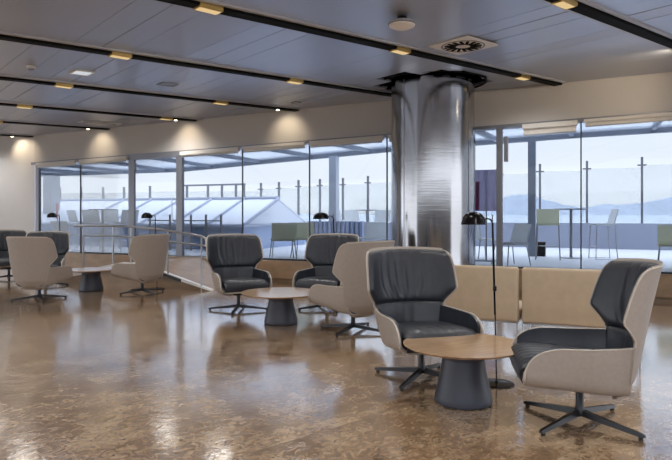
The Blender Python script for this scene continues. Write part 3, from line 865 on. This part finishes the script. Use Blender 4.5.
for s in (0,-1.15,-2.3,-3.45,-4.6,-5.75):
    q = MB(); q.tube([SK(s,0,zr_e+.05), SK(s,Lg/2,zr_r+.05)], .045, 6); q.build('roof_rib', M['roofrib'], sk)
q = MB(); q.tube([SK(-9,Lg/2,zr_r+.06), SK(0,Lg/2,zr_r+.06)], .05, 6); q.build('ridge', M['roofrib'], sk)
q = MB(); q.tube([SK(-9,-.02,zr_e+.02), SK(.02,-.02,zr_e+.02), SK(.02,Lg,zr_e+.02)], .05, 6); q.build('eave', M['roofrib'], sk)
tag(sk, 'pale blue pitched skylight standing on the terrace', 'skylight')

# low railing in front of the skylight
gr = empty('low_railing', at(206,213,14.4)*1); gr.location.z = TZ; nlow = 2.2
ivg = Matrix.Translation(-gr.location)
for u in (150,170,191,206,221):
    s = s_at(u,nlow); q = MB(); q.tube([ivg @ W(s,nlow,TZ), ivg @ W(s,nlow,1.34)], .03, 8); q.build('post', M['frame'], gr)
q = MB(); q.tube([ivg @ W(s_at(148,nlow),nlow,1.18), ivg @ W(s_at(222,nlow),nlow,1.18)], .018, 8); q.build('rail', M['frame'], gr)
q = MB(); q.hexa([ivg @ w for w in wquad(s_at(150,nlow),s_at(221,nlow),nlow-.006,nlow+.006,lambda s: TZ+.12,lambda s: 1.14)]); q.build('glass_panel', M['rail_glass'], gr, smooth=0)
tag(gr, 'low glass railing with short grey posts left of the skylight gable', 'railing')

# outdoor furniture -------------------------------------------------
def make_stool(m):
    rt = empty('bar_stool')
    MB().rbox((-.22,-.20,.72),(.22,.21,.755),.012,2).build('seat', m, rt)
    g_ = [[(-.22+.44*j/8, -.19-.09*(i/5)-.03*math.cos((j/8-.5)*PI)+.03, .76+.30*i/5) for j in range(9)] for i in range(6)]
    MB().slab(g_, -.008, .008).build('backrest', m, rt)
    for sx in (-1,1):
        MB().tube([(sx*.21,-.17,.73),(sx*.24,-.22,.012),(sx*.24,.22,.012),(sx*.21,.19,.73)], .011, 8).build('sled_leg', M['steel'], rt)
    MB().tube([(-.235,.205,.28),(.235,.205,.28)], .010, 8).build('footrest', M['steel'], rt)
    return rt
def make_low_chair(m, h=1.0):
    rt = empty('terrace_chair')
    MB().rbox((-.25,-.22,.39),(.25,.25,.425),.012,2).build('seat', m, rt)
    g_ = [[(-.26+.52*j/8, -.21-.10*(i/5)-.05*math.cos((j/8-.5)*PI)+.05, .43+.34*i/5) for j in range(9)] for i in range(6)]
    MB().slab(g_, -.009, .009).build('backrest', m, rt)
    for sx in (-1,1):
        MB().tube([(sx*.22,-.18,.40),(sx*.26,-.25,0)], .011, 8).build('leg', M['steel'], rt)
        MB().tube([(sx*.22,.20,.40),(sx*.26,.25,0)], .011, 8).build('leg', M['steel'], rt)
    return rt
def make_high_table():
    rt = empty('bar_table')
    MB().lathe([(0,1.05),(.33,1.05),(.34,1.06),(.34,1.075),(0,1.075)], n=40, cap=False).build('tabletop', M['frame'], rt)
    MB().lathe([(.03,.02),(.03,1.05)], n=16).build('pole', M['alu'], rt)
    MB().lathe([(0,0),(.24,0),(.24,.012),(.03,.03),(0,.03)], n=32, cap=False).build('base', M['alu'], rt)
    return rt
st_w = make_stool(M['mesh_white']); st_o = make_stool(M['mesh_olive']); lc_w = make_low_chair(M['mesh_white']); lc_o = make_low_chair(M['mesh_olive']); ht_ = make_high_table()
used = set()
def put(proto, u, d, fc, label, cat, group):
    o = proto if proto not in used else copy_tree(proto); used.add(proto)
    p_ = at(u, 213, d); o.location = (p_.x, p_.y, TZ); o.rotation_euler = (0,0,ang(*fc)); tag(o, label, cat, group); return o
SG, CG, TG = 'bar stools on the terrace', 'low chairs on the terrace', 'high tables on the terrace'
put(st_o, 548, 12.9, (.35,.94), 'terrace bar stool with its olive back to the window, left of the high table', 'bar stool', SG)
put(st_w, 603, 13.1, (-1,.1), 'white terrace bar stool seen side-on, right of the high table', 'bar stool', SG)
put(ht_, 571, 13.4, (0,1), 'slim high table between two bar stools outside on the right', 'high table', TG)
put(lc_w, 511, 11.6, (-.9,-.3), 'white terrace chair behind the grey window post, beside the reading lamp', 'chair', CG)
put(lc_w, 482, 13.4, (.9,.3), 'white terrace chair under the purple banner', 'chair', CG)
put(lc_o, 674, 10.9, (.45,.89), 'olive terrace chair cut off by the right picture edge', 'chair', CG)
put(lc_o, 283, 13.1, (-.2,.98), 'left one of two olive terrace chairs in front of the skylight gable', 'chair', CG)
put(lc_o, 305, 13.6, (.2,.98), 'right one of two olive terrace chairs in front of the skylight gable', 'chair', CG)
put(st_w, 338, 19.4, (.5,.86), 'white bar stool just right of the blue canopy column', 'bar stool', SG)
put(st_w, 354, 17.3, (.3,-.95), 'white bar stool left of the distant high table by the steel column', 'bar stool', SG)
put(st_w, 380, 15.9, (-.4,-.9), 'white bar stool right of the distant high table, next to the steel column', 'bar stool', SG)
put(ht_, 367, 18.2, (0,1), 'distant high table left of the steel column', 'high table', TG)
put(st_w, 79, 17.2, (.6,.8), 'first white bar stool from the left on the far terrace', 'bar stool', SG)
put(st_w, 95, 15.7, (.1,.99), 'second white bar stool from the left on the far terrace', 'bar stool', SG)
put(st_w, 110, 16.6, (-.3,.95), 'third white bar stool from the left on the far terrace', 'bar stool', SG)
put(st_w, 126, 15.5, (-.7,.7), 'fourth white bar stool from the left, beside the terrace door post', 'bar stool', SG)
put(ht_, 103, 14.9, (0,1), 'high table among the white bar stools on the far left terrace', 'high table', TG)
put(lc_w, 66, 15.9, (.3,.95), 'white low chair on the terrace at far left, by the red sign', 'chair', CG)
put(lc_w, 373, 14.0, (-.3,.95), 'white low chair on the terrace left of the steel column', 'chair', CG)

# slatted blue planter box
s0, s1 = s_at(311,3.4), s_at(362,3.4)
pbx = empty('slatted_planter', W((s0+s1)/2,3.6,TZ)); ivp = Matrix.Translation(-pbx.location)
q = MB(); q.hexa([ivp @ w for w in wquad(s0,s1,3.42,3.8,lambda s: TZ,lambda s: 1.16)]); q.build('box', M['parapet'], pbx, smooth=0)
k = 0; s = s0
while s < s1-.05:
    q = MB(); q.hexa([ivp @ w for w in wquad(s,s+.075,3.38,3.43,lambda x: TZ+.03,lambda x: 1.17)]); q.build('slat', M['blue_slat'], pbx, smooth=0); s += .125
tag(pbx, 'pale blue box with upright slats outside behind the dark armchair', 'planter')
# black planter cube by the bar stools
q0 = at(541,213,14.0); q0.z = TZ
bb = empty('black_bin', q0, WA)
MB().rbox((-.1,-.1,.02),(.1,.1,.30),.01,1).build('body', M['black_metal'], bb, smooth=0); MB().rbox((-.11,-.11,.30),(.11,.11,.325),.006,1).build('lid', M['black'], bb, smooth=0); MB().box((-.09,-.09,0),(.09,.09,.021)).build('foot', M['rubber'], bb, smooth=0)
tag(bb, 'small black bin on the terrace floor at the foot of the bar stool', 'bin')
# banner
bn = empty('banner_stand', W(s_at(486,1.7),1.7,TZ), WA)
MB().box((-.24,-.012,1.02),(.24,.012,1.86)).build('banner_panel', M['banner'], bn, smooth=0)
MB().box((-.235,-.016,1.03),(-.13,-.0125,1.62)).build('printed_band', M['magenta'], bn, smooth=0)
MB().tube([(0,.03,.02),(0,.03,1.86)], .015, 8).build('pole', M['frame'], bn)
MB().box((-.2,-.12,0),(.2,.16,.02)).build('foot', M['frame'], bn, smooth=0)
tag(bn, 'purple grey banner on a stand outside, right of the steel column', 'banner')
# red sign on canopy column
sr_ = s_at(57,1.2); rs = empty('red_sign', W(sr_,1.2,TZ), WA)
MB().box((-.04,-.01,.82),(.04,.01,1.24)).build('plate', M['red'], rs, smooth=0); MB().tube([(0,.02,0),(0,.02,1.2)], .015, 8).build('post', M['frame'], rs)
tag(rs, 'narrow red sign on the terrace near the far left window', 'sign')

# ------------------------------------------------------------------ far surroundings
sea = MB(); sea.box((-9000,40,-14),(9000,9000,-12)); struct(sea.build('sea', M['sea'], smooth=0), 'hazy sea beyond the terrace')
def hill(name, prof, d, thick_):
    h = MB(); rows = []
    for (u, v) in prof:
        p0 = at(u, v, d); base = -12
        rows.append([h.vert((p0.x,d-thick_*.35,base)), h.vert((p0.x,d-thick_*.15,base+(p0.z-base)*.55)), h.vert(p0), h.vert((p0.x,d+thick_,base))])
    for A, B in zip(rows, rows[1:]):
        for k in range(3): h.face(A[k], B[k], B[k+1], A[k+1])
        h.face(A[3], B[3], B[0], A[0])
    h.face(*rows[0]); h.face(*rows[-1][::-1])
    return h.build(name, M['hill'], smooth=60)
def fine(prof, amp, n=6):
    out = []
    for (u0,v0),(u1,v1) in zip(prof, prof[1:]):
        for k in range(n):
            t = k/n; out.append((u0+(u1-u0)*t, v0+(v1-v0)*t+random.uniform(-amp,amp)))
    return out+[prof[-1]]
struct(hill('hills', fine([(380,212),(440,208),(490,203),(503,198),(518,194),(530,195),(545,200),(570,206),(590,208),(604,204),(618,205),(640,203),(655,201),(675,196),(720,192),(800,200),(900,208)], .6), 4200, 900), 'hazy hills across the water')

# ------------------------------------------------------------------ world, lights, camera
w = bpy.data.worlds.new('overcast_sky'); bpy.context.scene.world = w; w.use_nodes = True; nt = w.node_tree; bg = nt.nodes['Background']
tc = nt.nodes.new('ShaderNodeTexCoord'); sx = nt.nodes.new('ShaderNodeSeparateXYZ'); nt.links.new(tc.outputs['Generated'], sx.inputs[0])
rmp = nt.nodes.new('ShaderNodeValToRGB'); e = rmp.color_ramp.elements
e[0].position = 0; e[0].color = (.42,.42,.42,1); e[1].position = 1; e[1].color = (1.9,2.05,2.3,1)
k_ = e.new(.495); k_.color = (.55,.56,.58,1); k_ = e.new(.505); k_.color = (.86,.89,.93,1); k_ = e.new(.56); k_.color = (.82,.87,.94,1); k_ = e.new(.66); k_.color = (.82,.91,1.04,1)
mr = nt.nodes.new('ShaderNodeMapRange'); mr.inputs['From Min'].default_value = -1; nt.links.new(sx.outputs['Z'], mr.inputs['Value'])
nt.links.new(mr.outputs[0], rmp.inputs[0])
nz = nt.nodes.new('ShaderNodeTexNoise'); nz.inputs['Scale'].default_value = 3.2; nz.inputs['Detail'].default_value = 5
mpn = nt.nodes.new('ShaderNodeMapping'); mpn.inputs['Scale'].default_value = (1,1,4); nt.links.new(tc.outputs['Generated'], mpn.inputs[0]); nt.links.new(mpn.outputs[0], nz.inputs['Vector'])
r2 = nt.nodes.new('ShaderNodeMapRange'); r2.inputs['To Min'].default_value = .9; r2.inputs['To Max'].default_value = 1.1; nt.links.new(nz.outputs['Fac'], r2.inputs['Value'])
vm = nt.nodes.new('ShaderNodeVectorMath'); vm.operation = 'SCALE'; nt.links.new(rmp.outputs[0], vm.inputs[0]); nt.links.new(r2.outputs[0], vm.inputs['Scale'])
nt.links.new(vm.outputs[0], bg.inputs[0]); bg.inputs[1].default_value = 2.3

cam = bpy.data.cameras.new('camera'); co_ = bpy.data.objects.new('camera', cam); C.objects.link(co_)
co_.location = (0,0,EYE); co_.rotation_euler = (PI/2,0,0)
cam.sensor_width = 36; cam.sensor_fit = 'HORIZONTAL'; cam.lens = F/672*36; cam.shift_y = -(230-V0)/672; cam.clip_end = 20000; cam.clip_start = .05
bpy.context.scene.camera = co_
sc_ = bpy.context.scene
sc_.view_settings.view_transform = 'Standard'; sc_.view_settings.look = 'None'; sc_.view_settings.gamma = 1; sc_.view_settings.use_curve_mapping = False
sc_.view_settings.exposure = 0.45
try:
    sc_.cycles.use_denoising = True
    sc_.cycles.max_bounces = 8; sc_.cycles.transparent_max_bounces = 24; sc_.cycles.caustics_reflective = False; sc_.cycles.caustics_refractive = False; sc_.cycles.sample_clamp_indirect = 3; sc_.cycles.use_adaptive_sampling = False
except Exception: pass
